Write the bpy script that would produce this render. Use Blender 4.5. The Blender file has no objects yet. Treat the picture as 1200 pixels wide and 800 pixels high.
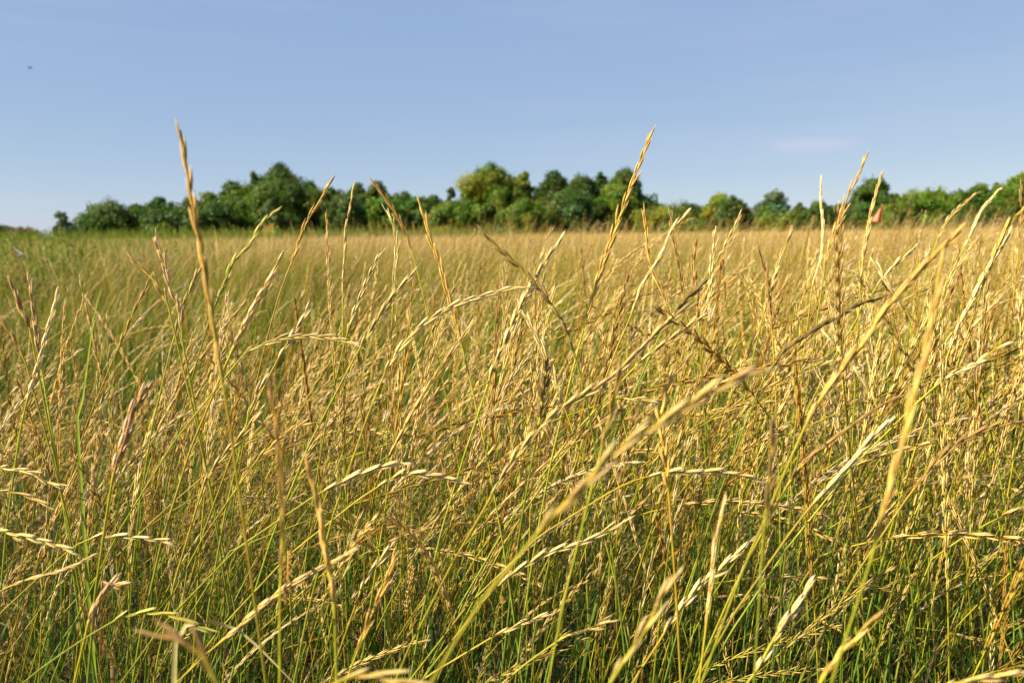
import bpy, math, random
import numpy as np
from mathutils import Vector, Matrix

rng = np.random.default_rng(11)
random.seed(7)
SC = bpy.context.scene
COL = SC.collection

# ------------------------------------------------------------------ camera
H = 1.05
FPX = 933.0
PITCH = math.atan(126.5 / FPX)
ROLL = math.radians(0.55)
fwd = Vector((0, math.cos(PITCH), -math.sin(PITCH)))
rt0 = Vector((1, 0, 0))
up0 = Vector((0, math.sin(PITCH), math.cos(PITCH)))
rt = rt0 * math.cos(ROLL) - up0 * math.sin(ROLL)
upv = up0 * math.cos(ROLL) + rt0 * math.sin(ROLL)
cd = bpy.data.cameras.new('camera')
cam = bpy.data.objects.new('camera', cd)
COL.objects.link(cam)
M = Matrix.Identity(4)
for i in range(3):
    M[i][0] = rt[i]; M[i][1] = upv[i]; M[i][2] = -fwd[i]
M[2][3] = H
cam.matrix_world = M
cd.sensor_width = 36; cd.lens = 28
cd.clip_start = 0.05; cd.clip_end = 3000
cd.dof.use_dof = True
cd.dof.focus_distance = 1.15
cd.dof.aperture_fstop = 6.3
SC.camera = cam

# ------------------------------------------------------------------ light
SUN_EL = math.radians(37)
SUN_AZ = math.radians(-112)          # 0 = straight ahead (+Y), negative = to the left
W = bpy.data.worlds.new('World'); SC.world = W; W.use_nodes = True
nt = W.node_tree; nt.nodes.clear()
wo = nt.nodes.new('ShaderNodeOutputWorld'); bg = nt.nodes.new('ShaderNodeBackground')
sky = nt.nodes.new('ShaderNodeTexSky'); sky.sky_type = 'NISHITA'; sky.sun_disc = False
sky.sun_elevation = SUN_EL; sky.sun_rotation = SUN_AZ
sky.altitude = 0; sky.air_density = 0.6; sky.dust_density = 0.3; sky.ozone_density = 4.0
bg.inputs['Strength'].default_value = 0.074
# summer haze: the clear sky is thinned and an even pale blue veil added to it
vm = nt.nodes.new('ShaderNodeVectorMath'); vm.operation = 'MULTIPLY_ADD'
vm.inputs[1].default_value = (0.62, 0.42, 0.17); vm.inputs[2].default_value = (1.38, 2.16, 3.95)
nt.links.new(sky.outputs[0], vm.inputs[0])
# one faint small cloud low on the right, and barely visible streaks of cirrus, both laid out by direction
tc = nt.nodes.new('ShaderNodeTexCoord'); mp = nt.nodes.new('ShaderNodeMapping')
mp.inputs['Scale'].default_value = (1.2, 1.2, 11.0); mp.inputs['Location'].default_value = (0.35, 0.1, 0.4)
nz = nt.nodes.new('ShaderNodeTexNoise'); nz.inputs['Scale'].default_value = 2.1
nz.inputs['Detail'].default_value = 6; nz.inputs['Roughness'].default_value = 0.55
rp = nt.nodes.new('ShaderNodeValToRGB')
rp.color_ramp.elements[0].position = 0.48; rp.color_ramp.elements[0].color = (0, 0, 0, 1)
rp.color_ramp.elements[1].position = 0.80; rp.color_ramp.elements[1].color = (0.16, 0.16, 0.16, 1)
cdir = (rt * ((950 - 600) / FPX) + upv * ((400 - 170) / FPX) + fwd).normalized()
sub = nt.nodes.new('ShaderNodeVectorMath'); sub.operation = 'SUBTRACT'; sub.inputs[1].default_value = cdir
sc_ = nt.nodes.new('ShaderNodeVectorMath'); sc_.operation = 'MULTIPLY'; sc_.inputs[1].default_value = (27.0, 27.0, 150.0)
n2 = nt.nodes.new('ShaderNodeTexNoise'); n2.inputs['Scale'].default_value = 16; n2.inputs['Detail'].default_value = 5
n2m = nt.nodes.new('ShaderNodeVectorMath'); n2m.operation = 'MULTIPLY_ADD'; n2m.inputs[1].default_value = (1.5, 1.5, 1.5)
ln_ = nt.nodes.new('ShaderNodeVectorMath'); ln_.operation = 'LENGTH'
mr_ = nt.nodes.new('ShaderNodeMapRange'); mr_.interpolation_type = 'SMOOTHSTEP'
mr_.inputs['From Min'].default_value = 0.2; mr_.inputs['From Max'].default_value = 1.8; mr_.inputs['To Min'].default_value = 0.4; mr_.inputs['To Max'].default_value = 0.0
add_ = nt.nodes.new('ShaderNodeMath'); add_.operation = 'ADD'
mx = nt.nodes.new('ShaderNodeMix'); mx.data_type = 'RGBA'
mx.inputs['B'].default_value = (4.6, 4.4, 5.6, 1)
LN = nt.links.new
LN(tc.outputs['Generated'], mp.inputs['Vector']); LN(mp.outputs[0], nz.inputs['Vector']); LN(nz.outputs[0], rp.inputs[0])
LN(tc.outputs['Generated'], sub.inputs[0]); LN(sub.outputs[0], sc_.inputs[0]); LN(tc.outputs['Generated'], n2.inputs['Vector'])
n2s = nt.nodes.new('ShaderNodeVectorMath'); n2s.operation = 'SUBTRACT'; n2s.inputs[1].default_value = (.5, .5, .5); LN(n2.outputs['Color'], n2s.inputs[0])
LN(n2s.outputs[0], n2m.inputs[0]); LN(sc_.outputs[0], n2m.inputs[2]); LN(n2m.outputs[0], ln_.inputs[0]); LN(ln_.outputs['Value'], mr_.inputs['Value'])
LN(rp.outputs[0], add_.inputs[0]); LN(mr_.outputs[0], add_.inputs[1]); LN(add_.outputs[0], mx.inputs['Factor'])
LN(vm.outputs[0], mx.inputs['A']); LN(mx.outputs['Result'], bg.inputs['Color'])
nt.links.new(bg.outputs[0], wo.inputs['Surface'])
sd = bpy.data.lights.new('sun', 'SUN'); sun = bpy.data.objects.new('sun', sd); COL.objects.link(sun)
sd.energy = 5.0; sd.angle = math.radians(0.5); sd.color = (1.0, 0.92, 0.75)
sv = Vector((math.sin(SUN_AZ) * math.cos(SUN_EL), math.cos(SUN_AZ) * math.cos(SUN_EL), math.sin(SUN_EL)))
sun.rotation_euler = sv.to_track_quat('Z', 'Y').to_euler()
vs = SC.view_settings; vs.view_transform = 'Standard'; vs.look = 'None'; vs.exposure = 1.03; vs.gamma = 1
SC.cycles.use_denoising = True
SC.cycles.max_bounces = 5; SC.cycles.diffuse_bounces = 2; SC.cycles.transmission_bounces = 3
SC.cycles.use_adaptive_sampling = False

# ------------------------------------------------------------------ helpers
def at(u, v, d):
    """world point seen at pixel (u, v) of a 1200x800 frame at depth d metres"""
    return Vector((0, 0, H)) + (rt * ((u - 600) / FPX) + upv * ((400 - v) / FPX) + fwd) * d

def tag(o, label=None, cat=None, group=None, kind=None):
    if label: o['label'] = label
    if cat: o['category'] = cat
    if group: o['group'] = group
    if kind: o['kind'] = kind
    return o

def empty(name, loc=(0, 0, 0), rz=0):
    o = bpy.data.objects.new(name, None); COL.objects.link(o)
    o.location = loc; o.rotation_euler = (0, 0, rz); o.empty_display_size = 0.1
    return o

class MB:
    """collects vertices, colours and faces (quads and triangles)"""
    def __init__(s): s.v = []; s.c = []; s.f = []
    def add(s, v, f, c):
        b = len(s.v); s.v += [tuple(p) for p in v]; s.c += [tuple(q) for q in c]
        s.f += [tuple(i + b for i in q) for q in f]
    def merge(s, o, off=(0, 0, 0), rz=0, sc=1.0, mul=(1, 1, 1)):
        b = len(s.v); c, sn = math.cos(rz), math.sin(rz)
        s.v += [((x * c - y * sn) * sc + off[0], (x * sn + y * c) * sc + off[1], z * sc + off[2]) for x, y, z in o.v]
        s.c += [(q[0] * mul[0], q[1] * mul[1], q[2] * mul[2]) for q in o.c]
        s.f += [tuple(i + b for i in q) for q in o.f]
    def mesh(s, name, mat, smooth=True):
        me = bpy.data.meshes.new(name); me.from_pydata(s.v, [], s.f); me.materials.append(mat)
        a = me.color_attributes.new('Col', 'FLOAT_COLOR', 'POINT')
        ca = np.ones((len(s.v), 4), dtype=np.float32); ca[:, :3] = np.array(s.c, dtype=np.float32)
        a.data.foreach_set('color', ca.ravel())
        if smooth: me.polygons.foreach_set('use_smooth', np.ones(len(me.polygons), dtype=bool))
        return me

def link(name, me, parent=None):
    o = bpy.data.objects.new(name, me); COL.objects.link(o)
    if parent: o.parent = parent
    return o

def lerp(a, b, t): return tuple(a[i] + (b[i] - a[i]) * t for i in range(3))

def frames(P):
    """tangent, normal, binormal along a polyline"""
    n = len(P); T = []
    for i in range(n):
        t = (P[min(i + 1, n - 1)] - P[max(i - 1, 0)]); t.normalize(); T.append(t)
    ref = Vector((0, -1, 0)) if abs(T[0].y) < 0.8 else Vector((1, 0, 0))
    N = []; nrm = (ref - T[0] * ref.dot(T[0])).normalized()
    for i in range(n):
        nrm = (nrm - T[i] * nrm.dot(T[i])).normalized(); N.append(nrm.copy())
    B = [T[i].cross(N[i]) for i in range(n)]
    return T, N, B

def tube(mb, P, R, colf, sides=4):
    T, N, B = frames(P); n = len(P); V = []; F = []; Cc = []
    for i in range(n):
        r = R(i / (n - 1)); c = colf(i / (n - 1))
        for k in range(sides):
            a = 2 * math.pi * k / sides
            V.append(P[i] + (N[i] * math.cos(a) + B[i] * math.sin(a)) * r); Cc.append(c)
    for i in range(n - 1):
        for k in range(sides):
            k2 = (k + 1) % sides
            F.append((i * sides + k, i * sides + k2, (i + 1) * sides + k2, (i + 1) * sides + k))
    mb.add(V, F, Cc)

def ribbon(mb, P, Wf, colf, side=None, fold=0.25):
    """a leaf blade: two strips meeting in a midrib, so it has a V section"""
    T, N, B = frames(P); n = len(P); V = []; F = []; Cc = []
    for i in range(n):
        w = Wf(i / (n - 1)); c = colf(i / (n - 1))
        s = B[i] if side is None else (side - T[i] * side.dot(T[i])).normalized()
        up_ = s.cross(T[i])
        V += [P[i] - s * w + up_ * w * fold, P[i], P[i] + s * w + up_ * w * fold]
        Cc += [c, tuple(x * 1.12 for x in c), c]
    for i in range(n - 1):
        a = i * 3
        F += [(a, a + 1, a + 4, a + 3), (a + 1, a + 2, a + 5, a + 4)]
    mb.add(V, F, Cc)

def catmull(P, m):
    """m points along a smooth curve through P, evenly spaced by arc length"""
    Q = [P[0] * 2 - P[1]] + list(P) + [P[-1] * 2 - P[-2]]; D = []
    for i in range(1, len(Q) - 2):
        p0, p1, p2, p3 = Q[i - 1], Q[i], Q[i + 1], Q[i + 2]
        for k in range(8):
            t = k / 8
            D.append(((p1 * 2) + (p2 - p0) * t + (p0 * 2 - p1 * 5 + p2 * 4 - p3) * t * t + (p1 * 3 - p0 - p2 * 3 + p3) * t ** 3) * 0.5)
    D.append(P[-1]); return resample(D, m)

def resample(D, m):
    L = [0.0]
    for i in range(1, len(D)): L.append(L[-1] + (D[i] - D[i - 1]).length)
    out = []; j = 0
    for k in range(m):
        s = L[-1] * k / (m - 1)
        while j < len(L) - 2 and L[j + 1] < s: j += 1
        t = (s - L[j]) / max(1e-9, L[j + 1] - L[j]); out.append(D[j].lerp(D[j + 1], min(1, max(0, t))))
    return out

def plen(P): return sum((P[i] - P[i - 1]).length for i in range(1, len(P)))

# ------------------------------------------------------------------ materials
def plant_mat(name, transl=0.3, rough=0.55, spec=0.35, hue=0.03, val=0.25, fleck=0.25, fscale=220.0, patch=0.0):
    m = bpy.data.materials.new(name); m.use_nodes = True
    t = m.node_tree; t.nodes.clear(); N = t.nodes.new; Lk = t.links.new
    out = N('ShaderNodeOutputMaterial'); pr = N('ShaderNodeBsdfPrincipled'); tr = N('ShaderNodeBsdfTranslucent')
    ms = N('ShaderNodeMixShader'); ms.inputs[0].default_value = transl
    at_ = N('ShaderNodeAttribute'); at_.attribute_name = 'Col'
    oi = N('ShaderNodeObjectInfo')
    mul = N('ShaderNodeMix'); mul.data_type = 'RGBA'; mul.blend_type = 'MULTIPLY'; mul.inputs['Factor'].default_value = 1
    Lk(at_.outputs['Color'], mul.inputs['A']); Lk(oi.outputs['Color'], mul.inputs['B'])
    hs = N('ShaderNodeHueSaturation')
    a = N('ShaderNodeMapRange'); a.inputs['To Min'].default_value = 0.5 - hue; a.inputs['To Max'].default_value = 0.5 + hue
    Lk(oi.outputs['Random'], a.inputs['Value']); Lk(a.outputs[0], hs.inputs['Hue'])
    wn = N('ShaderNodeMath'); wn.operation = 'MULTIPLY'; wn.inputs[1].default_value = 37.7
    fr = N('ShaderNodeMath'); fr.operation = 'FRACT'; Lk(oi.outputs['Random'], wn.inputs[0]); Lk(wn.outputs[0], fr.inputs[0])
    b = N('ShaderNodeMapRange'); b.inputs['To Min'].default_value = 1 - val; b.inputs['To Max'].default_value = 1 + val
    Lk(fr.outputs[0], b.inputs['Value'])
    tcn = N('ShaderNodeTexCoord'); no = N('ShaderNodeTexNoise'); no.inputs['Scale'].default_value = fscale
    no.inputs['Detail'].default_value = 2; Lk(tcn.outputs['Object'], no.inputs['Vector'])
    c = N('ShaderNodeMapRange'); c.inputs['From Min'].default_value = 0.3; c.inputs['From Max'].default_value = 0.7
    c.inputs['To Min'].default_value = 1 - fleck; c.inputs['To Max'].default_value = 1 + fleck; Lk(no.outputs[0], c.inputs['Value'])
    vv = N('ShaderNodeMath'); vv.operation = 'MULTIPLY'; Lk(b.outputs[0], vv.inputs[0]); Lk(c.outputs[0], vv.inputs[1])
    Lk(vv.outputs[0], hs.inputs['Value']); Lk(mul.outputs['Result'], hs.inputs['Color'])
    src = hs.outputs[0]
    Lk(src, pr.inputs['Base Color']); Lk(src, tr.inputs['Color'])
    pr.inputs['Roughness'].default_value = rough; pr.inputs['Specular IOR Level'].default_value = spec
    Lk(pr.outputs[0], ms.inputs[1]); Lk(tr.outputs[0], ms.inputs[2]); Lk(ms.outputs[0], out.inputs['Surface'])
    return m

M_STRAW = plant_mat('dry_grass', 0.12, 0.55, 0.25, 0.012, 0.22, 0.3, 260)
M_STEM = plant_mat('grass_stem', 0.05, 0.5, 0.25, 0.02, 0.22, 0.2, 90)
M_LEAF = plant_mat('grass_leaf', 0.20, 0.6, 0.15, 0.02, 0.25, 0.2, 60)
M_TREE = plant_mat('tree_leaves', 0.25, 0.5, 0.35, 0.0, 0.0, 0.15, 0.8)
M_BARK = plant_mat('bark', 0.0, 0.9, 0.1, 0.0, 0.1, 0.35, 6)

def simple(name, col, rough=0.6, noise=None, transl=0.0):
    m = bpy.data.materials.new(name); m.use_nodes = True; t = m.node_tree
    p = t.nodes['Principled BSDF']; p.inputs['Roughness'].default_value = rough
    if noise:
        col2, sc = noise
        n = t.nodes.new('ShaderNodeTexNoise'); n.inputs['Scale'].default_value = sc; n.inputs['Detail'].default_value = 8
        g = t.nodes.new('ShaderNodeNewGeometry'); t.links.new(g.outputs['Position'], n.inputs['Vector'])
        r = t.nodes.new('ShaderNodeValToRGB'); r.color_ramp.elements[0].position = 0.35; r.color_ramp.elements[1].position = 0.68
        r.color_ramp.elements[0].color = (*col, 1); r.color_ramp.elements[1].color = (*col2, 1)
        t.links.new(n.outputs[0], r.inputs[0]); t.links.new(r.outputs[0], p.inputs['Base Color'])
        bp = t.nodes.new('ShaderNodeBump'); bp.inputs['Distance'].default_value = 0.03; bp.inputs['Strength'].default_value = 0.6
        t.links.new(n.outputs[0], bp.inputs['Height']); t.links.new(bp.outputs[0], p.inputs['Normal'])
    else:
        p.inputs['Base Color'].default_value = (*col, 1)
    return m

M_SOIL = simple('soil', (0.022, 0.015, 0.009), 0.95, ((0.065, 0.045, 0.024), 9.0))

# ------------------------------------------------------------------ ground: one sheet reaching the horizon
mb = MB(); gv = []; gf = []
ys = [-40, -8, -2] + [i * 0.5 for i in range(0, 20)] + [10, 14, 20, 30, 50, 80, 120, 200, 400, 900, 2000]
xs_ = [-2000, -600, -200, -80, -30, -12] + [i * 0.5 for i in range(-12, 13)] + [12, 30, 80, 200, 600, 2000]
for y in ys:
    for x in xs_:
        z = 0.02 * math.sin(x * 2.3 + y) * math.cos(y * 1.7 - x * 0.6) if abs(x) < 8 and y < 12 else 0.0
        gv.append((x, y, z - 0.01))
nx = len(xs_)
for j in range(len(ys) - 1):
    for i in range(nx - 1):
        gf.append((j * nx + i, j * nx + i + 1, (j + 1) * nx + i + 1, (j + 1) * nx + i))
mb.add(gv, gf, [(1, 1, 1)] * len(gv))
tag(link('ground', mb.mesh('ground', M_SOIL)), 'dark soil of the field showing between the grass stems', kind='structure')

# ------------------------------------------------------------------ grass building blocks
STRAW = (0.64, 0.390, 0.070); STRAW_TIP = (0.86, 0.65, 0.29); GOLD = (0.45, 0.245, 0.018); YG = (0.36, 0.35, 0.015)
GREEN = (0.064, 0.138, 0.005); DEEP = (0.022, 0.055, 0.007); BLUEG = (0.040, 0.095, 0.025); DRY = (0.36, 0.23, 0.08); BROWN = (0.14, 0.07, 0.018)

def floret(mb, base, d, nrm, L, w, th, c0, c1, sides=5, rings=(0.0, 0.14, 0.38, 0.68, 1.0), bow=0.05):
    """a pointed scale: a flattened spindle along d that bows outwards along nrm"""
    d = d.normalized(); nrm = (nrm - d * nrm.dot(d)).normalized(); s = d.cross(nrm)
    prof = {0: 0.25, 1: 0.8, 2: 1.0, 3: 0.62}; V = []; F = []; Cc = []; n = len(rings)
    V.append(base); Cc.append(c0)
    for i in range(1, n - 1):
        t = rings[i]; r = (t / .3) ** .7 if t < .3 else ((1 - t) / .7) ** .85
        ctr = base + d * (L * t) + nrm * (bow * L * math.sin(math.pi * t) * 0.5)
        for k in range(sides):
            a = 2 * math.pi * k / sides
            V.append(ctr + s * (w * 0.5 * r * math.cos(a)) + nrm * (th * 0.5 * r * math.sin(a))); Cc.append(lerp(c0, c1, t))
    V.append(base + d * L); Cc.append(c1); e = len(V) - 1
    for k in range(sides):
        k2 = (k + 1) % sides
        F.append((0, 1 + k2, 1 + k))
        for i in range(n - 3):
            a = 1 + i * sides
            F.append((a + k, a + k2, a + sides + k2, a + sides + k))
        a = 1 + (n - 3) * sides
        F.append((a + k, a + k2, e))
    mb.add(V, F, Cc)

def spikelet(mb, base, d, out, L, w, c0, c1, lod=0, rnd=random):
    """out: the side of the stalk it sits on"""
    d = d.normalized(); out = (out - d * out.dot(d)).normalized(); s = d.cross(out)
    if lod == 0:
        fl = [(-0.55, 0.06, 0.86, 0.0), (0.55, 0.10, 0.90, 0.0), (0.0, 0.30, 0.74, 0.35), (-0.25, 0.0, 0.52, -0.25), (0.28, 0.02, 0.50, -0.2)]
        for a, st, ln, o in fl:
            dd = d + s * a * 0.09 + out * (0.02 + 0.06 * max(o, 0)) + s * rnd.uniform(-.03, .03)
            floret(mb, base + d * L * st + s * a * w * 0.34 + out * o * w * 0.4, dd, out, L * ln * rnd.uniform(.92, 1.06), w * 0.62, w * 0.46,
                   lerp(c0, YG, 0.35 if o < 0 else 0.1), c1 if rnd.random() < .8 else lerp(c1, BROWN, .5))
    elif lod == 1:
        for a, st, ln in ((-0.5, 0.0, 0.88), (0.5, 0.12, 0.9)):
            dd = d + s * a * 0.09 + out * 0.03 + s * rnd.uniform(-.04, .04)
            floret(mb, base + d * L * st + s * a * w * 0.35, dd, out, L * ln, w * 0.72, w * 0.55, c0, c1, 4, (0, 0.22, 0.62, 1.0))
    else:
        floret(mb, base, d + out * 0.12, out, L, w, w * 0.7, c0, c1, 3, (0, 0.4, 1.0))

def head(mb, P, L, pitch=0.010, sl=0.024, sw=0.0046, ang=0.0, lod=1, c0=STRAW, c1=STRAW_TIP, rnd=random, opened=0.0, place=None, shed=0.03):
    """rachis points P (base to tip) with scales on alternate sides; place() gets each one instead of the mesh when given"""
    n = max(5, int(L / pitch)); Q = resample(P, n + 1); T, N, B = frames(Q); tw = rnd.uniform(-0.5, 0.5)
    for i in range(n):
        t = i / n; a = ang + tw * t; side = N[i] * math.sin(a) + B[i] * math.cos(a)
        o = side if i % 2 else -side
        env = (0.75 + 0.25 * min(1, t * 5)) * (1 - 0.16 * max(0, t - 0.55) / 0.45); we = env * (1 - .3 * max(0, t - .6) / .4)
        ln = sl * env * rnd.uniform(.88, 1.12); w = sw * we * rnd.uniform(.85, 1.15)
        if rnd.random() < shed * (1 if shed < .1 else (1.6 if t > .5 else .4)): continue
        d = T[i] + o * (0.03 + opened + (rnd.uniform(-.02, .05) if rnd.random() < .85 or t > .8 else rnd.uniform(.05, .16)))
        b = Q[i] + o * 0.0007
        if place: place(b, d, o, ln, w)
        else: spikelet(mb, b, d, o, ln, w, lerp(c0, GOLD, rnd.random() * .5), lerp(c1, STRAW, rnd.random() * .6), lod, rnd)
    # one last scale closes the tip
    if place: place(Q[-1] - T[-1] * sl * 0.75, T[-1], N[-1], sl * 0.8, sw * 0.62)
    else: spikelet(mb, Q[-1] - T[-1] * sl * 0.25, T[-1], N[-1], sl * 0.75, sw * 0.6, c0, c1, max(lod, 1), rnd)

def arc(Ltot, a0, a1, k, n=16, yaw_w=0.0, kink=None):
    """a stalk leaning towards +x: tilt grows from a0 to a1 along its length"""
    P = [Vector((0, 0, 0))]; ds = Ltot / (n - 1)
    for i in range(1, n):
        t = i / (n - 1); a = a0 + (a1 - a0) * t ** k
        if kink and t > kink[0]: a += kink[1]
        y = yaw_w * math.sin(3.1 * t + yaw_w * 40)
        P.append(P[-1] + Vector((math.sin(a), y, math.cos(a))).normalized() * ds)
    return P

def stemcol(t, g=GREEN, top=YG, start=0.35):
    return lerp(lerp(DEEP, g, min(1, t * 2.5)), top, max(0, min(1, (t - start) / (1 - start))))  # green to yellow is the stem's own; the darker foot paints shade between stems

def leaf_on(mb, P0, az, L, w, droop, c0, c1, n=7, rnd=random):
    a = rnd.uniform(0.15, 0.5); P = [P0]
    for i in range(1, n):
        t = i / (n - 1); a2 = a + droop * t * t
        P.append(P[-1] + Vector((math.sin(a2) * math.cos(az), math.sin(a2) * math.sin(az), math.cos(a2))) * (L / (n - 1)))
    side = Vector((-math.sin(az), math.cos(az), 0))
    ribbon(mb, P, lambda t: w * 0.5 * (1 - t ** 1.8) + 0.0002, lambda t: lerp(c0, c1, t * t), side)

class Proto: pass
def make_proto(r, straight=None, lod=1):
    """returns stem / head / leaf builders (separate MBs) for one stalk"""
    p = Proto(); Lt = r.uniform(0.70, 1.0)
    a0 = r.uniform(-0.04, 0.14); a1 = {None: r.choice([0.06, 0.12, 0.18, 0.25, 0.32, 0.4, 0.48, 0.58, 0.7, 1.1])}.get(straight, straight) if straight is None else straight
    a1 += r.uniform(-.08, .08); hl = r.uniform(0.18, 0.30); k = 2.2 if a1 > 1 else 1.4
    kink = (r.uniform(.35, .7), r.uniform(.2, .7)) if r.random() < 0.15 else None
    P = arc(Lt, a0, a1, k, 22 if lod < 2 else 12, r.uniform(-.08, .08), kink)
    ns = int(len(P) * (1 - hl / Lt)); p.P = P; p.h = P[-1].z
    g = lerp(GREEN, BLUEG, r.random() * .35); top = lerp(YG, GOLD, r.random() * .8)
    mbs = MB(); S = P[:ns + 1]
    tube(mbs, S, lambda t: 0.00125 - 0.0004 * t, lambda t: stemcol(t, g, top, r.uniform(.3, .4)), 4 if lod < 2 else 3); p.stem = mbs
    mbh = MB(); Hd = P[ns:]
    tone = r.random(); c0, c1 = STRAW, STRAW_TIP
    if tone < (0.3 if lod < 2 else .42): c0, c1 = lerp(BROWN, GOLD, r.random() * .6), lerp(BROWN, STRAW, .4)
    elif tone < (0.42 if lod < 2 else .52): c0, c1 = lerp(STRAW, YG, .55), STRAW_TIP
    elif tone > 0.82: c0, c1 = lerp(STRAW, STRAW_TIP, .7), (0.80, 0.66, 0.42)
    if lod < 2: tube(mbh, Hd[:-1], lambda t: 0.0009 - 0.0004 * t, lambda t: lerp(YG, GOLD, t), 3)
    tone_r = None
    head(mbh, Hd, plen(Hd), pitch=r.uniform(.0095, .0125) if lod < 2 else 0.017, sl=r.uniform(.023, .030) * (1 if lod < 2 else 1.25), shed=(r.uniform(.15, .5) if r.random() < .2 else 0.03), sw=r.uniform(.0033, .0043) * (1 if lod < 2 else 1.1),
         ang=r.uniform(0, math.pi), lod=lod, c0=c0, c1=c1, rnd=r, opened=r.choice([0, 0, 0, 0, 0, 0.04, 0.10])); p.head = mbh
    mbl = MB()
    for q in range(1):
        i = int(len(S) * r.uniform(.1, .6)); az = r.uniform(-math.pi, math.pi)
        dry = r.random()
        cc = (lerp(GREEN, BLUEG, r.random()), lerp(GREEN, YG, .6)) if dry < .55 else (lerp(DRY, YG, .4), DRY)
        leaf_on(mbl, S[i], az, r.uniform(.12, .26), r.uniform(.0025, .0045), r.uniform(.3, 2.2), cc[0], cc[1], 7 if lod < 2 else 4, r)
    p.leaf = mbl
    return p

def coll_of(name, objs):
    c = bpy.data.collections.new(name)
    for o in objs: c.objects.link(o)
    return c

def instancer(name, pts, rots, scales, coll, label, cat=None, pick=None):
    """one object: a cloud of points, each carrying a picked plant"""
    n = len(pts); me = bpy.data.meshes.new(name); me.vertices.add(n)
    me.vertices.foreach_set('co', np.asarray(pts, dtype=np.float32).ravel())
    a = me.attributes.new('rot', 'FLOAT_VECTOR', 'POINT'); a.data.foreach_set('vector', np.asarray(rots, dtype=np.float32).ravel())
    a = me.attributes.new('scl', 'FLOAT', 'POINT'); a.data.foreach_set('value', np.asarray(scales, dtype=np.float32))
    k = len(coll.objects); idx = rng.integers(0, k, n) if pick is None else np.clip((pick * k).astype(int), 0, k - 1)
    a = me.attributes.new('pick', 'INT', 'POINT'); a.data.foreach_set('value', idx.astype(np.int32))
    o = link(name, me); tag(o, label, cat, kind='stuff')
    g = bpy.data.node_groups.new(name + '_nodes', 'GeometryNodeTree')
    g.interface.new_socket('Geometry', in_out='INPUT', socket_type='NodeSocketGeometry')
    g.interface.new_socket('Geometry', in_out='OUTPUT', socket_type='NodeSocketGeometry')
    N = g.nodes.new; gi = N('NodeGroupInput'); go = N('NodeGroupOutput'); ip = N('GeometryNodeInstanceOnPoints')
    ci = N('GeometryNodeCollectionInfo'); ci.inputs['Collection'].default_value = coll
    ci.inputs['Separate Children'].default_value = True; ci.inputs['Reset Children'].default_value = True
    def attr(nm, ty):
        q = N('GeometryNodeInputNamedAttribute'); q.data_type = ty; q.inputs['Name'].default_value = nm; return q.outputs['Attribute']
    L = g.links.new
    L(gi.outputs[0], ip.inputs['Points']); L(ci.outputs[0], ip.inputs['Instance']); ip.inputs['Pick Instance'].default_value = True
    L(attr('pick', 'INT'), ip.inputs['Instance Index']); L(attr('rot', 'FLOAT_VECTOR'), ip.inputs['Rotation']); L(attr('scl', 'FLOAT'), ip.inputs['Scale'])
    L(ip.outputs[0], go.inputs[0])
    md = o.modifiers.new('scatter', 'NODES'); md.node_group = g
    return o

def wedge(d0, d1, dens, margin=0.9, dfun=None):
    """random ground points in the view wedge and a margin to each side"""
    wmax = 0.66 * d1 + margin; n = int(dens * (d1 - d0) * 2 * wmax)
    x = rng.uniform(-wmax, wmax, n); y = rng.uniform(d0, d1, n)
    k = np.abs(x) < 0.66 * y + margin
    if dfun is not None: k &= rng.random(n) < dfun(x, y)
    return x[k], y[k]

def lean_rot(n, spread=1.0, mean=0.0, tilt=0.10):
    return np.stack([rng.normal(0, tilt, n), rng.normal(0.07, tilt, n), rng.normal(mean, spread, n)], 1)

def hscale(x, y):
    side = np.clip(x / (0.64 * y + 0.3), -1, 1)
    bumps = 0.06 * np.sin(x * 0.9 + y * 0.37) + 0.05 * np.sin(x * 0.23 - y * 0.51 + 1.3)
    return 1.0 + np.where(side > 0, 0.07, 0.13) * side + bumps

# ---- one stalk at a time, near the camera
R1 = random.Random(3)
protos = [make_proto(R1) for _ in range(30)]
objs = []
for p in protos:
    me_s = p.stem.mesh('grass_stem', M_STEM); me_h = p.head.mesh('seed_head', M_STRAW); me_l = p.leaf.mesh('grass_leaf', M_LEAF)
    p.ms, p.mh, p.ml = me_s, me_h, me_l
def joined(p, name):
    big = MB(); n1 = len(p.stem.f); n2 = len(p.head.f)
    big.merge(p.stem); big.merge(p.head); big.merge(p.leaf)
    me = big.mesh(name, M_STEM); me.materials.append(M_STRAW); me.materials.append(M_LEAF)
    mi = np.zeros(len(me.polygons), dtype=np.int32); mi[n1:n1 + n2] = 1; mi[n1 + n2:] = 2
    me.polygons.foreach_set('material_index', mi); return me
near_coll = coll_of('grass_forms', [bpy.data.objects.new('grass_form', joined(p, 'grass_form')) for p in protos])

def near_density(x, y):
    d = np.hypot(x, y)
    return np.clip((d - 0.92) / 0.3, 0.0, 1) * np.clip(1.0 - .75 * (d - 1.7) / .8, .30, 1) * (0.82 + 0.18 * np.clip(x / (0.64 * y + .3), -1, 1))
x, y = wedge(0.92, 5.2, 450, 0.9, near_density); n = len(x)
rots = lean_rot(n, 0.95, 0.1, 0.12)
PH = np.array([max(p.P, key=lambda q: q.z).z for p in protos])
def tip_height(x, y):
    """how tall a stalk stands here: a loose canopy, with a few strays above and many shorter ones below"""
    k = len(x); h = np.where(rng.random(k) < .46, rng.uniform(.34, .8, k), rng.normal(.83, .075, k) + .06 * np.clip((2.0 - np.hypot(x, y)) / .4, 0, 1))
    h = np.where(rng.random(k) < .05, h + .10, h) * hscale(x, y)
    return np.minimum(h, 1.0 + .05 * np.clip(x / (.64 * y + .3), -1, 1))
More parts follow.
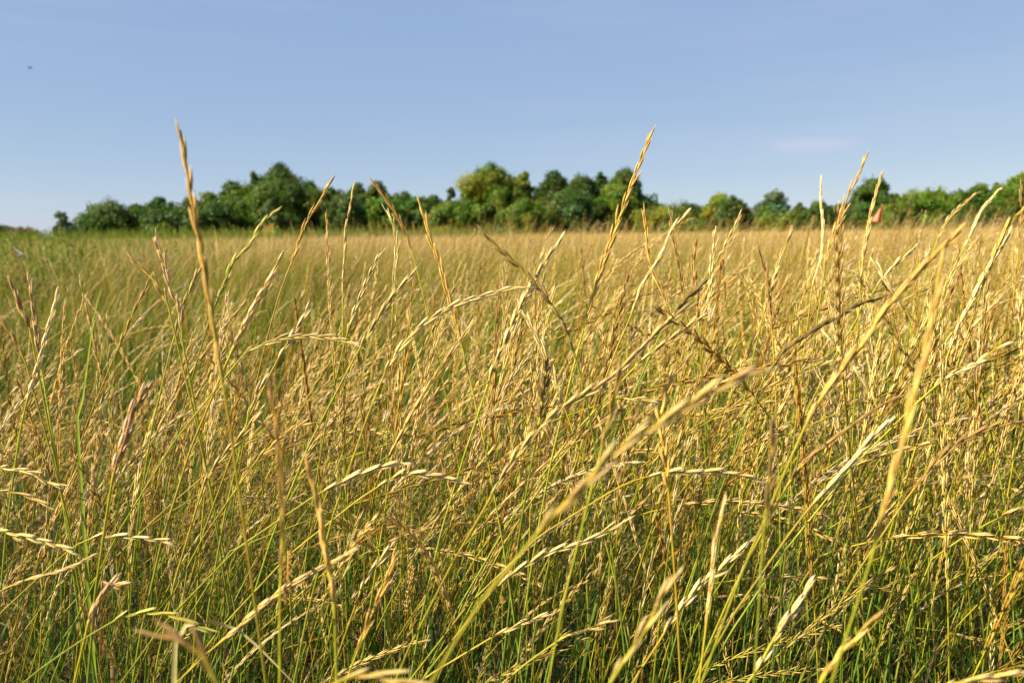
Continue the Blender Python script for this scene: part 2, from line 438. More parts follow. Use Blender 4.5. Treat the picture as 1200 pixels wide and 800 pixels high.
idx_ = rng.integers(0, len(protos), n); sc = np.clip(tip_height(x, y) / PH[idx_], .42, 1.3)
instancer('tall_grass', np.stack([x, y, 0 * x], 1), rots, sc, near_coll, 'golden seed heads and green stems massed in the near field', 'grass', (idx_ + .5) / len(protos))

x, y = wedge(0.98, 2.3, 230, 0.7); n = len(x); il_ = rng.integers(0, len(protos), n)
hl_ = rng.uniform(.34, .80, n)
instancer('short_grass', np.stack([x, y, 0 * x], 1), lean_rot(n, 0.8, 0.0, 0.16), np.clip(hl_ / PH[il_], .40, 1.2), near_coll, 'shorter seed heads and stems filling the sward close to the viewer', 'grass', (il_ + .5) / len(protos))
nt_ = 46; dt = rng.uniform(2.6, 7.0, nt_); ut = rng.uniform(-.1, .68, nt_) ** 1.0; ut = np.where(rng.random(nt_) < .75, rng.uniform(.3, .68, nt_), ut)
instancer('tall_grass', np.stack([ut * dt, dt, 0 * dt], 1), lean_rot(nt_, .8, 0.0, .05), (1.05 + .03 * dt * rng.uniform(-.6, 1, nt_)) / PH[(it_ := rng.integers(0, len(protos), nt_))], near_coll, 'taller seed heads standing clear of the field towards the right', 'grass', (it_ + .5) / len(protos))

# ---- leafy blades low in the sward
def make_blade(r, kind):
    mb = MB(); L = r.uniform(.25, .62)
    if kind == 'dry': c0, c1, L = lerp(DRY, BROWN, r.random() * .5), DRY, r.uniform(.15, .4)
    elif kind == 'blue': c0, c1 = BLUEG, lerp(BLUEG, GREEN, .5)
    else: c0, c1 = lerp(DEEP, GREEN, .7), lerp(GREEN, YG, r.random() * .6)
    for q in range(r.choice([2, 3, 4])):
        az = r.uniform(-math.pi, math.pi); a = r.uniform(.02, .3); dr = r.uniform(.1, .9) if kind != 'dry' else r.uniform(.6, 2.2)
        P = [Vector((r.uniform(-.012, .012), r.uniform(-.012, .012), 0))]; n = 8; LL = L * r.uniform(.6, 1.1)
        for i in range(1, n):
            t = i / (n - 1); b = a + dr * t ** 2
            P.append(P[-1] + Vector((math.sin(b) * math.cos(az), math.sin(b) * math.sin(az), math.cos(b))) * (LL / (n - 1)))
        w = r.uniform(.0016, .0042) * (1.5 if kind == 'dry' and r.random() < .5 else 1)
        ribbon(mb, P, lambda t: w * 0.5 * (1 - t ** 2.5) + 0.0002, lambda t: lerp(c0, c1, t), Vector((-math.sin(az), math.cos(az), 0)))
    return mb
R2 = random.Random(5)
kinds = ['green'] * 12 + ['blue'] * 4 + ['dry'] * 7
blade_coll = coll_of('blade_forms', [bpy.data.objects.new('blade_form', make_blade(R2, k).mesh('blade_form', M_LEAF)) for k in kinds])
x, y = wedge(1.0, 5.2, 150, 0.9, lambda x, y: np.clip((np.hypot(x, y) - 0.95) / 0.5, 0, 1)); n = len(x)
instancer('grass_blades', np.stack([x, y, 0 * x], 1), lean_rot(n, 3, 0, .12), rng.normal(1, .15, n), blade_coll, 'green and blue green blades growing low between the stems', 'grass')

# ---- dry litter on the soil
def make_litter(r):
    mb = MB()
    for q in range(5):
        az = r.uniform(-math.pi, math.pi); L = r.uniform(.05, .22); P = [Vector((r.uniform(-.05, .05), r.uniform(-.05, .05), r.uniform(.004, .05)))]
        el = r.uniform(-.15, .35)
        for i in range(1, 6):
            az += r.uniform(-.25, .25); el -= r.uniform(0, .15)
            P.append(P[-1] + Vector((math.cos(az) * math.cos(el), math.sin(az) * math.cos(el), math.sin(el))) * L / 5)
        for p_ in P: p_.z = max(p_.z, 0.003)
        c = lerp(lerp(DRY, BROWN, r.random()), (0.36, 0.28, 0.18), r.random() * .4); w = r.uniform(.0015, .004)
        ribbon(mb, P, lambda t: w * (1 - t * .7) * .5 + .0003, lambda t: c)
    return mb
R3 = random.Random(9)
lit_coll = coll_of('litter_forms', [bpy.data.objects.new('litter_form', make_litter(R3).mesh('litter_form', M_LEAF)) for k in range(10)])
x, y = wedge(1.0, 5.0, 330, 0.6); n = len(x)
instancer('dry_litter', np.stack([x, y, 0 * x], 1), np.stack([0 * x, 0 * x, rng.uniform(0, 6.28, n)], 1), rng.uniform(.7, 1.3, n), lit_coll, 'dead straw litter lying on the soil under the grass', 'litter')

# ---- patches for the middle and far field
def make_patch(r, size, count, lod2, nblade, gscale=1.0, cover=1.0, form=None):
    mb = MB(); mats = []
    for i in range(count):
        p = form[r.randrange(len(form))]
        off = (r.uniform(-size / 2, size / 2), r.uniform(-size / 2, size / 2), 0); rz = r.gauss(0.1, 0.9); s = r.gauss(1.0, .12)
        mul = r.uniform(.75, 1.2); m3 = (mul, mul * r.uniform(.93, 1.05), mul)
        for part, k in ((p.stem, 0), (p.head, 1), (p.leaf, 2)):
            nf = len(mb.f); mb.merge(part, off, rz, s, m3); mats += [k] * (len(mb.f) - nf)
    for i in range(nblade):
        q = MB(); c = r.choice([GREEN, GREEN, lerp(GREEN, YG, .5), BLUEG, DRY]); L = r.uniform(.3, .6) * gscale; az = r.uniform(0, 6.28)
        P = [Vector((0, 0, 0))]
        for j in range(1, 4):
            b = .1 + .6 * (j / 3) ** 2; P.append(P[-1] + Vector((math.sin(b) * math.cos(az), math.sin(b) * math.sin(az), math.cos(b))) * L / 3)
        w = r.uniform(.002, .004) * cover
        ribbon(q, P, lambda t: w * (1 - t * t) + .0003, lambda t: lerp(c, lerp(c, YG, .3), t), Vector((-math.sin(az), math.cos(az), 0)))
        nf = len(mb.f); mb.merge(q, (r.uniform(-size / 2, size / 2), r.uniform(-size / 2, size / 2), 0)); mats += [2] * (len(mb.f) - nf)
    me = mb.mesh('grass_patch', M_STEM); me.materials.append(M_STRAW); me.materials.append(M_LEAF)
    me.polygons.foreach_set('material_index', np.array(mats, dtype=np.int32)); return me
R4 = random.Random(21)
lowp = [make_proto(R4, lod=2) for _ in range(26)]
def thin(r):
    """the coarsest stalk: a jagged spindle of a few scales on a thin stem"""
    p = Proto(); L = r.uniform(.7, .95); P = arc(L, r.uniform(-.04, .2), r.choice([.2, .3, .4, .5, .7, .9]), 1.5, 7, r.uniform(-.1, .1))
    p.stem = MB(); tube(p.stem, P[:6], lambda t: .0022, lambda t: stemcol(t), 3)
    p.head = MB(); Hd = P[4:]; Hd = resample(Hd, 6); T, N, B = frames(Hd); c = lerp(STRAW, r.choice([BROWN, BROWN, STRAW_TIP, GOLD, YG]), r.random() * .6)
    for i in range(5):
        o = B[i] if i % 2 else -B[i]
        floret(p.head, Hd[i], T[i] + o * .04, o, .075, .0100, .008, c, lerp(c, STRAW_TIP, .5), 3, (0, .45, 1))
    p.leaf = MB(); return p
thinp = [thin(R4) for _ in range(20)]
midc = coll_of('middle_forms', [bpy.data.objects.new('middle_form', make_patch(R4, .7, int(24 + 7.5 * q), True, int(150 - 9 * q), 1 + .02 * (8 - q), 1.3, lowp)) for q in range(8)])
farc = coll_of('far_forms', [bpy.data.objects.new('far_form', make_patch(R4, 2.2, int(80 + 30 * q), True, int(520 - 35 * q), 1.15, 3.0, thinp)) for q in range(7)])

def gold(x, y, seed):
    """share of seed heads: more to the right, uneven in drifts"""
    f = .26 + .40 * np.clip(x / (.64 * y), -1, 1) + .16 * np.sin(x * .8 + y * .3 + 1) * np.sin(y * .45 - x * .2) + .10 * np.sin(x * .21 - y * .13) + rng.normal(0, .13, len(x))
    return np.clip(f, 0, .999)
def grid(d0, d1, step, margin):
    X, Y = [], []
    yv = d0
    while yv < d1:
        w = 0.66 * yv + margin; k = int(2 * w / step) + 1
        xv = np.linspace(-w, w, k); X.append(xv + rng.uniform(-.3, .3, k) * step); Y.append(yv + rng.uniform(-.3, .3, k) * step); yv += step
    return np.concatenate(X), np.concatenate(Y)
x, y = grid(5.0, 16, .58, 1.5); n = len(x)
yaw = rng.normal(0, .5, n)
instancer('meadow_grass', np.stack([x, y, 0 * x], 1), np.stack([0 * x, .10 + .16 * np.sin(x * .55 + y * .4) + rng.normal(0, .06, n), yaw], 1), 1.06 * hscale(x, y) * rng.uniform(.92, 1.1, n), midc, 'sea of straw coloured grass in the middle of the field', 'grass', gold(x, y, 1))
x, y = grid(16, 112, 1.9, 6); n = len(x)
instancer('distant_grass', np.stack([x, y, 0 * x], 1), np.stack([0 * x, 0 * x, rng.normal(0, .5, n)], 1), (0.97 + 0.06 * np.clip(x / (.64 * y), -1, 1) + .05 * np.sin(x * .11 + 1) * np.sin(y * .09)) * rng.uniform(.93, 1.05, n), farc, 'pale golden grass running back to the foot of the trees', 'grass', np.clip(gold(x, y, 2) + .08, 0, .999))

# ---- green leafy weeds at the far edge and on the left
def make_weed(r):
    mb = MB(); hgt = r.uniform(.8, 1.25); P = arc(hgt, 0, r.uniform(0, .25), 1.2, 8)
    tube(mb, P, lambda t: .004 - .002 * t, lambda t: (0.10, .17, .03), 3)
    for i in range(80):
        t = r.uniform(.15, 1); j = t * 7; p0 = P[int(min(6, j))].lerp(P[min(7, int(j) + 1)], j % 1)
        az = r.uniform(0, 6.28); L = r.uniform(.05, .11) * (1.2 - .6 * t); a = r.uniform(.5, 1.3)
        d = Vector((math.sin(a) * math.cos(az), math.sin(a) * math.sin(az), math.cos(a))); s = Vector((-math.sin(az), math.cos(az), 0)) * L * .2
        c = lerp((0.16, .215, .016), (0.33, .35, .035), t * r.random()); e = p0 + d * L; m_ = p0 + d * L * .45
        mb.add([p0, m_ - s, e, m_ + s], [(0, 1, 2), (0, 2, 3)], [c] * 4)
    return mb
R5 = random.Random(4)
weedc = coll_of('weed_forms', [bpy.data.objects.new('weed_form', make_weed(R5).mesh('weed_form', M_LEAF, False)) for _ in range(8)])
wx, wy, ws = [], [], []
for i in range(8000):                       # strip in front of the trees
    d = R5.uniform(66, 112); u = R5.uniform(-.72, .72)
    if R5.random() < (1.0 if u < 0 else .4): wx.append(u * d); wy.append(d); ws.append(R5.uniform(1.15, 1.75) if u < .02 else R5.uniform(.9, 1.35))
for i in range(4200):                       # the greener left side of the field
    d = R5.uniform(9, 62); u = R5.uniform(-.75, -.1); edge = -.50 + .30 * (d - 9) / 53
    if u < edge - .03 + R5.gauss(0, .11): wx.append(u * d); wy.append(d); ws.append(R5.uniform(.65, 1.0))
for i in range(420):
    d = R5.uniform(8, 16); u = R5.uniform(-.85, -.52); wx.append(u * d); wy.append(d); ws.append(R5.uniform(.6, .85))
n = len(wx)
instancer('green_weeds', np.stack([wx, wy, np.zeros(n)], 1), np.stack([rng.normal(0, .08, n), rng.normal(0, .08, n), rng.uniform(0, 6.28, n)], 1), ws, weedc, 'bright green leafy weeds along the far edge and left of the field', 'weeds')

# ------------------------------------------------------------------ foreground stalks, one thing each
TONE = {'straw': (1, 1, 1), 'pale': (1.22, 1.32, 1.65), 'gold': (1.05, .92, .62), 'brown': (.58, .48, .42), 'dark': (.36, .33, .30),
        'green': (.80, 1.02, .62), 'dusty': (.98, .88, 1.12)}
R6 = random.Random(17)
def spk_mesh(i):
    mb = MB(); spikelet(mb, Vector((0, 0, 0)), Vector((0, 0, 1)), Vector((1, 0, 0)), 1.0, 0.30, lerp(STRAW, GOLD, .15 + .12 * i), STRAW_TIP, 0, R6)
    return mb.mesh('spikelet', M_STRAW)
SPK = [spk_mesh(i) for i in range(6)]
GROUP = 'grass stalks standing up in the foreground'

def hero(label, path, d, tone='straw', nsp=1.0, head_frac=None, dd=0.0, width=1.0, opened=0.0, kind='grass_stalk'):
    """path: tip first, down along the stalk; head_frac: share of the traced length that is seed head"""
    pts = [at(u, v, d + dd * i / (len(path) - 1)) for i, (u, v) in enumerate(path)]
    low = pts[-1]; tan = (pts[-1] - pts[-2]).normalized(); z = low.z
    if tan.z > -0.25: tan = (tan + Vector((0, 0, -0.9))).normalized()
    hx = tan.x / max(.35, -tan.z) * z * 0.42; hy = tan.y / max(.35, -tan.z) * z * .42 + R6.uniform(0, .06)
    root = Vector((low.x + max(-.45, min(.45, hx)), low.y + hy, 0.0))
    ext = []
    for k in range(1, 9):
        t = k / 8; h00 = 2 * t ** 3 - 3 * t * t + 1; h10 = t ** 3 - 2 * t * t + t; h01 = -2 * t ** 3 + 3 * t * t; h11 = t ** 3 - t * t
        ext.append(low * h00 + tan * z * h10 + root * h01 + Vector((0, 0, -z)) * .8 * h11)
    upper = catmull(pts, 60); traced = plen(upper)
    hl = traced * (head_frac if head_frac else 1.0)
    full = resample((upper + ext)[::-1], 150); tot = plen(full)
    ns = int(149 * (1 - hl / tot)); S = full[:ns + 1]; Hd = full[ns:]
    o = empty(kind, root); tag(o, label, 'grass stalk', GROUP)
    off = root
    S = [p - off for p in S]; Hd = [p - off for p in Hd]
    mb = MB(); g = lerp(GREEN, (0.16, .24, .03), R6.random() * .8); top = lerp(YG, GOLD, R6.random() * .7)
    if tone in ('dark', 'green'): top = lerp(YG, GREEN, .5)
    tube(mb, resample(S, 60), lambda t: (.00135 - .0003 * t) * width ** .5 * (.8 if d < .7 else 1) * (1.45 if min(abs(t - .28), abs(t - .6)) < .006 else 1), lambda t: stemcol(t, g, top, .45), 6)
    link('stem', mb.mesh('stem', M_STEM), o)
    mb = MB(); Rh = resample(Hd, 24)
    tube(mb, Rh, lambda t: (.0014 - .0006 * t) * width ** .5, lambda t: lerp(top, GOLD, t), 5)
    h = link('seed_head', mb.mesh('seed_head', M_STEM), o)
    def place(b, dr, out, ln, w):
        q = bpy.data.objects.new('spikelet', SPK[R6.randrange(6)]); COL.objects.link(q); q.parent = h
        zz = dr.normalized(); xx = (out - zz * out.dot(zz)).normalized(); yy = zz.cross(xx)
        m = Matrix.Identity(4); wf = w / 0.30
        for k in range(3): m[k][0] = xx[k] * wf; m[k][1] = yy[k] * wf; m[k][2] = zz[k] * ln; m[k][3] = b[k]
        q.matrix_local = m
        v = R6.uniform(.85, 1.15); c = TONE[tone]; q.color = (c[0] * v, c[1] * v, c[2] * v, 1)
    head(None, Hd, hl, pitch=R6.uniform(.0088, .0105) * (1.1 if d < .7 else 1), sl=R6.uniform(.023, .027), sw=R6.uniform(.0046, .0056) * width * (.92 if d < .7 else 1), shed=(.01 if d < .7 else R6.choice([.02, .03, .05, .12])), ang=R6.uniform(-.45, .45) + math.pi / 2 * (1 if R6.random() < .25 else 0),
         lod=0, rnd=R6, opened=opened, place=place)
    mb = MB(); i = int(ns * R6.uniform(.15, .45)); az = R6.uniform(-3.1, 3.1)
    cc = R6.choice([(GREEN, YG), (BLUEG, GREEN), (DRY, DRY)])
    leaf_on(mb, S[min(i, len(S) - 1)], az, R6.uniform(.1, .2), .0035, R6.uniform(.5, 2), cc[0], cc[1], 8, R6)
    link('leaf', mb.mesh('leaf', M_LEAF), o)
    return o

HEROES = [
 ('very tall soft-focus stalk standing high into the sky left of the oak trees', [(211,153),(218,190),(224,230),(232,270),(240,320),(250,380),(258,430),(268,490),(278,560)], .62, 'gold', .70, 1.0),
 ('tallest golden stalk, reaching into the open sky right of the central trees', [(763,155),(752,185),(737,225),(724,260),(712,295),(700,330),(688,370),(672,430)], .98, 'gold', .80, 1.15),
 ('green and gold stalk whose bent tip tops the dark trees left of centre', [(387,213),(372,240),(356,268),(345,300),(335,325),(326,350),(312,400)], 1.15, 'gold', .50, 1.0),
 ('slanting stalk with green rachis before the yellow shrub', [(324,247),(305,265),(290,290),(272,310),(262,335),(252,358),(241,390)], 1.2, 'green', .8, 1.0),
 ('slender upright stalk with spaced scales against the grey green tree', [(414,220),(410,245),(405,270),(404,300),(402,330),(402,385)], 1.3, 'straw', .8, .9),
 ('straight upright brown stalk rising just left of the slender spaced one', [(382,250),(383,270),(384,300),(387,340),(388,380),(391,430)], 1.4, 'straw', .8, 1.0),
 ('brown stalk leaning left with its dark tip over the tree tops', [(435,212),(450,230),(466,255),(478,280),(487,310),(496,345)], 1.25, 'brown', .62, .8),
 ('pale wavy seed head just right of the leaning brown one', [(453,247),(461,265),(465,290),(463,320),(461,350),(459,385)], 1.3, 'pale', .85, .9),
 ('thick golden stalk leaning left in front of the olive shrubs', [(492,243),(500,262),(506,285),(516,310),(524,340),(532,370),(540,400),(548,432)], 1.0, 'gold', .85, 1.2),
 ('pale straight seed head slanting right beneath the dark treeline gap', [(447,296),(438,312),(428,335),(420,355),(410,380),(402,410)], 1.15, 'pale', .8, 1.1),
 ('broad bleached feathery seed head below the yellow shrub', [(332,295),(322,315),(312,335),(300,355),(290,375),(280,395),(266,424)], .95, 'dusty', .9, 1.5),
 ('dark brown seed head crossing the pale one at the centre', [(565,273),(585,292),(605,310),(622,328),(640,348),(655,370),(665,390),(673,415),(683,450),(693,500)], .92, 'dark', .66, 1.0),
 ('bleached thick seed head crossed by the dark brown one', [(658,280),(640,305),(625,330),(612,355),(600,380),(590,405),(578,432),(562,480),(545,530)], .95, 'pale', .66, 1.25),
 ('long pale seed head arching right to a level tip at the centre', [(616,336),(595,339),(575,345),(550,352),(525,362),(500,378),(480,395),(465,415),(450,440),(430,490)], .85, 'pale', .78, 1.1),
 ('short bleached seed head with blunt tip right of the crossing pair', [(611,363),(622,380),(632,400),(642,420),(648,440),(656,462),(668,495)], 1.05, 'pale', .85, 1.2),
 ('long straw seed head slanting across the middle behind the blurred one', [(808,358),(780,380),(755,405),(722,437),(690,460),(650,485),(625,510),(605,535),(588,560),(565,600),(530,660)], .78, 'straw', .78, 1.1),
 ('large blurred seed head nearest the lens, pointing right across the middle', [(893,433),(870,441),(840,455),(810,472),(780,492),(750,510),(720,530),(700,550),(680,575),(655,597),(635,618),(605,655),(560,710),(505,800)], .42, 'straw', .60, 1.0, .03),
 ('heavy brown gold seed head slanting steeply on the right', [(1125,270),(1105,290),(1085,310),(1063,333),(1045,355),(1025,380),(1010,405),(990,428),(975,450),(952,482),(925,540)], .66, 'gold', .82, 1.2),
 ('blurred upright golden seed head with pale tip on the right', [(1101,308),(1100,330),(1096,355),(1090,380),(1085,405),(1078,440),(1066,480),(1058,520),(1045,560),(1035,600),(1022,650),(1003,710),(980,780)], .48, 'gold', .72, .62),
 ('straight bleached seed head slanting at the upper right edge', [(1183,272),(1170,295),(1155,320),(1142,345),(1133,365),(1122,385),(1112,412),(1100,445)], 1.1, 'pale', .8, 1.2),
 ('tall golden stalk leaning right before the sky gap in the treeline', [(1014,183),(1007,205),(997,222),(990,240),(984,258),(977,275),(968,305),(962,345)], 1.08, 'gold', .8, 1.0),
 ('pale upright stalk left of the tall golden one on the right', [(962,212),(962,240),(964,265),(963,290),(960,310),(952,335),(948,365)], 1.25, 'pale', .8, .9),
 ('slim straw stalk just left of the hanging orange flag', [(1033,205),(1027,225),(1022,245),(1017,270),(1012,300),(1008,330),(1006,370)], 1.15, 'straw', .8, .9),
 ('soft pale seed head slanting before the far right trees', [(1171,222),(1160,235),(1150,248),(1143,262),(1134,282),(1122,305)], 1.7, 'pale', .8, 1.3),
 ('soft seed head left of the pale slanting one before the right hand trees', [(1143,227),(1128,240),(1117,250),(1108,262),(1100,278),(1092,300)], 1.8, 'straw', .8, 1.2),
 ('golden seed head curving in from the right edge at treeline height', [(1203,242),(1188,255),(1178,270),(1170,288),(1160,312),(1150,340)], 1.1, 'gold', .8, 1.1),
 ('thin upright stalk at the right edge rising over the trees', [(1197,215),(1196,235),(1198,250),(1195,275),(1192,305)], 1.7, 'brown', .8, 1.1),
 ('pale green stalk slanting right under the open sky beside the yellow tree', [(804,250),(795,262),(787,270),(778,290),(768,310),(758,325),(748,345),(740,368),(724,405)], 1.1, 'pale', .75, 1.0),
 ('dark upright stalk crossing the pale green slanting one', [(786,252),(788,275),(792,295),(797,320),(800,345),(806,380)], 1.25, 'brown', .8, 1.0),
 ('golden stalk bending right just below the olive brown bush', [(754,247),(757,270),(761,300),(768,325),(777,345),(785,370),(790,400)], 1.25, 'gold', .85, .9),
 ('upright bleached seed head right of the dark upright one', [(837,270),(837,290),(834,310),(832,340),(830,365),(826,395)], 1.3, 'pale', .8, 1.1),
 ('thin stalk slanting up to the foot of the round dark tree', [(867,252),(860,268),(853,282),(843,300),(830,320),(815,340)], 1.5, 'straw', .55, 1.1),
 ('brown upright forked looking seed head below the yellow tree', [(815,285),(813,310),(815,340),(818,370),(820,395)], 1.35, 'brown', .85, 1.2),
 ('brown curved stalk standing alone in the right middle of the field', [(887,288),(894,308),(900,330),(902,355),(905,390),(907,425)], 1.15, 'brown', .7, 1.0),
 ('straw stalk leaning right beside the curved brown one', [(927,270),(920,290),(912,310),(905,335),(897,360),(888,395),(880,430)], 1.2, 'straw', .6, 1.0),
 ('dark brown open seed head bending right in the right half', [(1033,349),(1015,354),(995,362),(980,372),(962,381),(940,396),(920,410),(905,430),(892,450),(882,475),(870,505)], .95, 'dark', .72, .9, .05),
 ('brown seed head slanting low to the right below the heavy gold one', [(1058,464),(1035,474),(1010,490),(985,508),(960,527),(940,545),(925,565),(908,595)], .88, 'brown', .85, 1.0),
 ('smooth brown seed head arching to the right edge', [(1200,493),(1170,498),(1150,505),(1130,515),(1115,525),(1100,538),(1085,555),(1073,570),(1058,590)], .88, 'brown', .88, 1.1),
 ('pale yellow seed head rising right below the brown slanting pair', [(1039,495),(1025,510),(1010,525),(995,545),(980,560),(965,577),(950,593),(925,625)], .82, 'pale', .75, 1.1),
 ('bristly bleached seed head pointing right beneath the right-hand slope', [(1185,402),(1165,410),(1145,425),(1125,435),(1105,445),(1090,458),(1076,470)], .98, 'pale', .8, 1.1, .08),
 ('dark hooked seed head at the right above the bristly bleached one', [(1121,385),(1128,397),(1135,410),(1140,430),(1148,455),(1155,480),(1161,505)], 1.15, 'dark', .7, 1.1),
 ('pale stalk leaning left across the heavy brown gold seed head', [(1025,308),(1035,325),(1045,340),(1055,357),(1062,370),(1070,390),(1080,405),(1089,430)], 1.15, 'pale', .6, .9),
 ('thin whitish stalk leaning left in the lower right', [(970,395),(985,412),(1000,430),(1010,445),(1025,470),(1035,500),(1042,520),(1047,545)], 1.1, 'pale', .6, .8),
 ('short pale seed head above the bleached leaning stalk on the right', [(1073,289),(1062,300),(1050,310),(1040,320),(1030,332),(1018,350)], 1.35, 'pale', .8, 1.0),
 ('pale level topped seed head slanting right at the right of centre', [(830,370),(810,380),(795,392),(775,405),(755,420),(738,436)], 1.0, 'straw', .85, 1.0),
 ('dark seed head lying against the pale long slanting one', [(828,327),(818,338),(805,350),(795,360),(785,375),(775,390),(765,410)], 1.05, 'dark', .75, 1.1),
 ('brown stalk drooping left with its tip in the open on the left', [(153,303),(168,317),(182,330),(190,345),(197,358),(202,378)], 1.0, 'brown', .85, 1.0),
 ('tall greyish brown stalk in the small cluster at the left', [(182,277),(187,295),(193,310),(198,330),(205,350),(212,370),(214,400),(219,425)], 1.05, 'dusty', .85, 1.2),
 ('green stemmed seed head on the right of the left cluster', [(236,312),(230,325),(222,345),(213,362),(208,382),(200,410)], 1.15, 'straw', .8, 1.0),
 ('yellow slender stalk slanting right at the left of the left cluster', [(175,325),(170,340),(160,360),(152,378),(145,395),(134,418)], 1.2, 'gold', .8, .9),
 ('brown leaning seed head, leftmost of three near the left edge', [(12,332),(20,348),(28,370),(35,385),(39,405)], 1.0, 'brown', .85, 1.1),
 ('greyish upright seed head, middle of three near the left edge', [(35,328),(38,350),(41,370),(44,395),(47,420),(52,450)], 1.05, 'dusty', .85, 1.1),
 ('white tipped seed head, rightmost of three near the left edge', [(67,347),(63,365),(57,385),(51,405),(45,428),(38,450),(32,470),(25,500),(20,530)], 1.0, 'pale', .66, 1.1),
 ('thin stalk leaning in from the left edge', [(0,372),(8,385),(18,400),(30,425),(36,445)], 1.0, 'brown', .8, .8),
 ('broad dusty pink shaggy seed head at the lower left', [(172,453),(165,465),(158,480),(150,495),(148,510),(143,525),(138,540),(133,558),(128,585)], .85, 'dusty', .85, 1.5, .04),
 ('blurred brown upright seed head at the left of centre', [(315,455),(320,475),(325,500),(328,530),(330,560),(331,590),(331,640),(328,700),(328,790)], .55, 'brown', .62, .8),
 ('blurred golden brown seed head bending left in the lower left middle', [(362,545),(365,565),(372,590),(378,620),(382,650),(388,680),(392,710),(393,750)], .6, 'gold', .88, 1.0),
 ('pale blunt seed head slanting right above the arching one', [(361,361),(356,372),(348,385),(340,398),(330,414),(321,430)], 1.0, 'pale', .85, 1.2),
 ('long thin seed head arching over to the right at left of centre', [(423,406),(405,400),(385,396),(365,394),(345,395),(325,398),(308,405),(290,412),(276,427)], .95, 'pale', .9, .8),
 ('thick pale seed head slanting up beside the long level-tipped arch', [(484,322),(470,336),(457,352),(445,370),(430,395),(415,420)], .95, 'straw', .85, 1.4),
 ('pale seed head arched flat to the right below the centre', [(545,566),(530,562),(515,558),(495,556),(478,555),(460,560),(440,572),(420,585)], .9, 'pale', .8, .9),
 ('green and white seed head lying almost level right of centre', [(886,561),(870,557),(850,554),(830,552),(805,553),(785,553),(765,557),(745,562),(722,572)], .9, 'pale', .72, .9, .05),
 ('short level seed head behind the large blurred one', [(773,472),(758,468),(745,468),(728,466),(715,468)], 1.0, 'pale', .85, .9, .06),
 ('pale green seed head rising right at the bottom right of centre', [(868,645),(850,660),(835,675),(820,685),(800,710),(785,730),(772,752),(750,785)], .82, 'pale', .7, 1.1),
 ('shaggy pale seed head rising right near the bottom on the right', [(950,685),(940,700),(925,722),(912,740),(900,760),(888,782),(872,805)], .75, 'pale', .85, 1.3, .04),
 ('blurred straw seed head rising right at the bottom centre', [(788,674),(775,700),(765,720),(752,745),(735,768),(716,798)], .5, 'straw', .95, 1.0),
 ('blurred golden seed head leaning right in the bottom right', [(1025,724),(1010,738),(1000,752),(985,765),(970,785),(958,806)], .58, 'gold', .95, .9),
 ('seed head lying level along the bottom right edge', [(1210,786),(1165,793),(1140,797),(1110,803),(1090,815)], .6, 'straw', .9, .9),
 ('blurred dark brown upright seed head below the tip of the blurred one', [(906,487),(905,520),(903,550),(899,590),(895,620),(893,650)], .58, 'dark', .85, .9),
 ('pale drooping seed head low at the bottom centre', [(642,718),(625,726),(605,733),(590,740),(575,747)], .9, 'pale', .9, 1.0),
 ('branched looking seed head with green stem low right of centre', [(715,726),(700,732),(685,738),(670,742),(658,748),(640,760),(615,778)], .85, 'straw', .55, 1.1, .1),
 ('long pale seed head rising right beside the blurred one’s stem', [(732,612),(710,622),(690,632),(665,641),(640,649),(620,660),(600,672),(580,690),(560,712)], .85, 'pale', .8, .9),
 ('thick blurred braid-like seed head on the bottom edge left of centre', [(478,798),(455,796),(430,790),(410,793),(394,799)], .46, 'straw', .9, .9),
 ('uppermost of the level seed heads arching in from the left edge', [(73,569),(50,562),(35,553),(15,550),(-5,549),(-20,555)], 1.0, 'pale', .8, .9),
 ('middle one of the level seed heads arching in from the left edge', [(55,592),(45,587),(25,579),(5,575),(-12,577)], 1.0, 'straw', .8, .8),
 ('lowest of the level seed heads arching in from the left edge', [(87,646),(70,640),(50,633),(25,627),(0,622),(-15,622)], .9, 'pale', .85, 1.1),
 ('thin seed head arched flat to the right in the lower left', [(203,637),(180,632),(155,629),(130,628),(110,630),(90,638),(72,652)], .9, 'pale', .7, .8),
 ('seed head slanting up from the lower left corner', [(110,650),(85,663),(60,672),(30,680),(5,690),(-12,700)], .88, 'straw', .85, .9),
 ('green based seed head arching over and down in the bottom left', [(245,737),(225,731),(205,722),(185,718),(165,718),(145,722),(120,735),(85,757),(45,785)], .8, 'green', .5, .8),
 ('grey brown seed head with a hooked tip in the bottom left', [(141,690),(137,685),(130,686),(122,695),(113,710),(105,727),(100,745)], .8, 'dusty', .85, 1.1),
 ('very blurred dark seed head tip near the bottom left', [(193,742),(210,750),(225,758),(240,770),(252,795)], .4, 'brown', .85, .8),
 ('bleached narrow seed head rising right low at left of centre', [(455,640),(447,655),(437,668),(427,682),(419,702)], .9, 'pale', .9, 1.1),
 ('orange gold seed head rising right low at left of centre', [(463,650),(455,675),(445,700),(435,720),(425,748),(414,775)], .75, 'gold', .9, 1.2),
 ('long straw seed head slanting up from the bottom left to the middle', [(412,646),(392,658),(375,666),(350,680),(325,697),(300,716),(280,735),(260,751),(243,765)], .8, 'straw', .92, 1.2),
 ('pale tipped seed head slanting right left of the blurred brown upright one', [(315,437),(307,450),(300,465),(293,482),(288,500)], .95, 'pale', .85, 1.1),
 ('long slanting seed head crossing the green stem of the tall left stalk', [(308,480),(295,495),(280,515),(265,530),(250,550),(240,567),(232,590)], .95, 'straw', .85, 1.1),
 ('pale seed head rising right with a curved tip in the left middle', [(365,495),(350,500),(335,510),(320,522),(305,535),(293,550)], .95, 'gold', .85, .9),
 ('bright level tipped seed head in the dense clump left of centre', [(470,543),(450,546),(430,553),(410,560),(390,570),(370,580)], .85, 'pale', .9, 1.1),
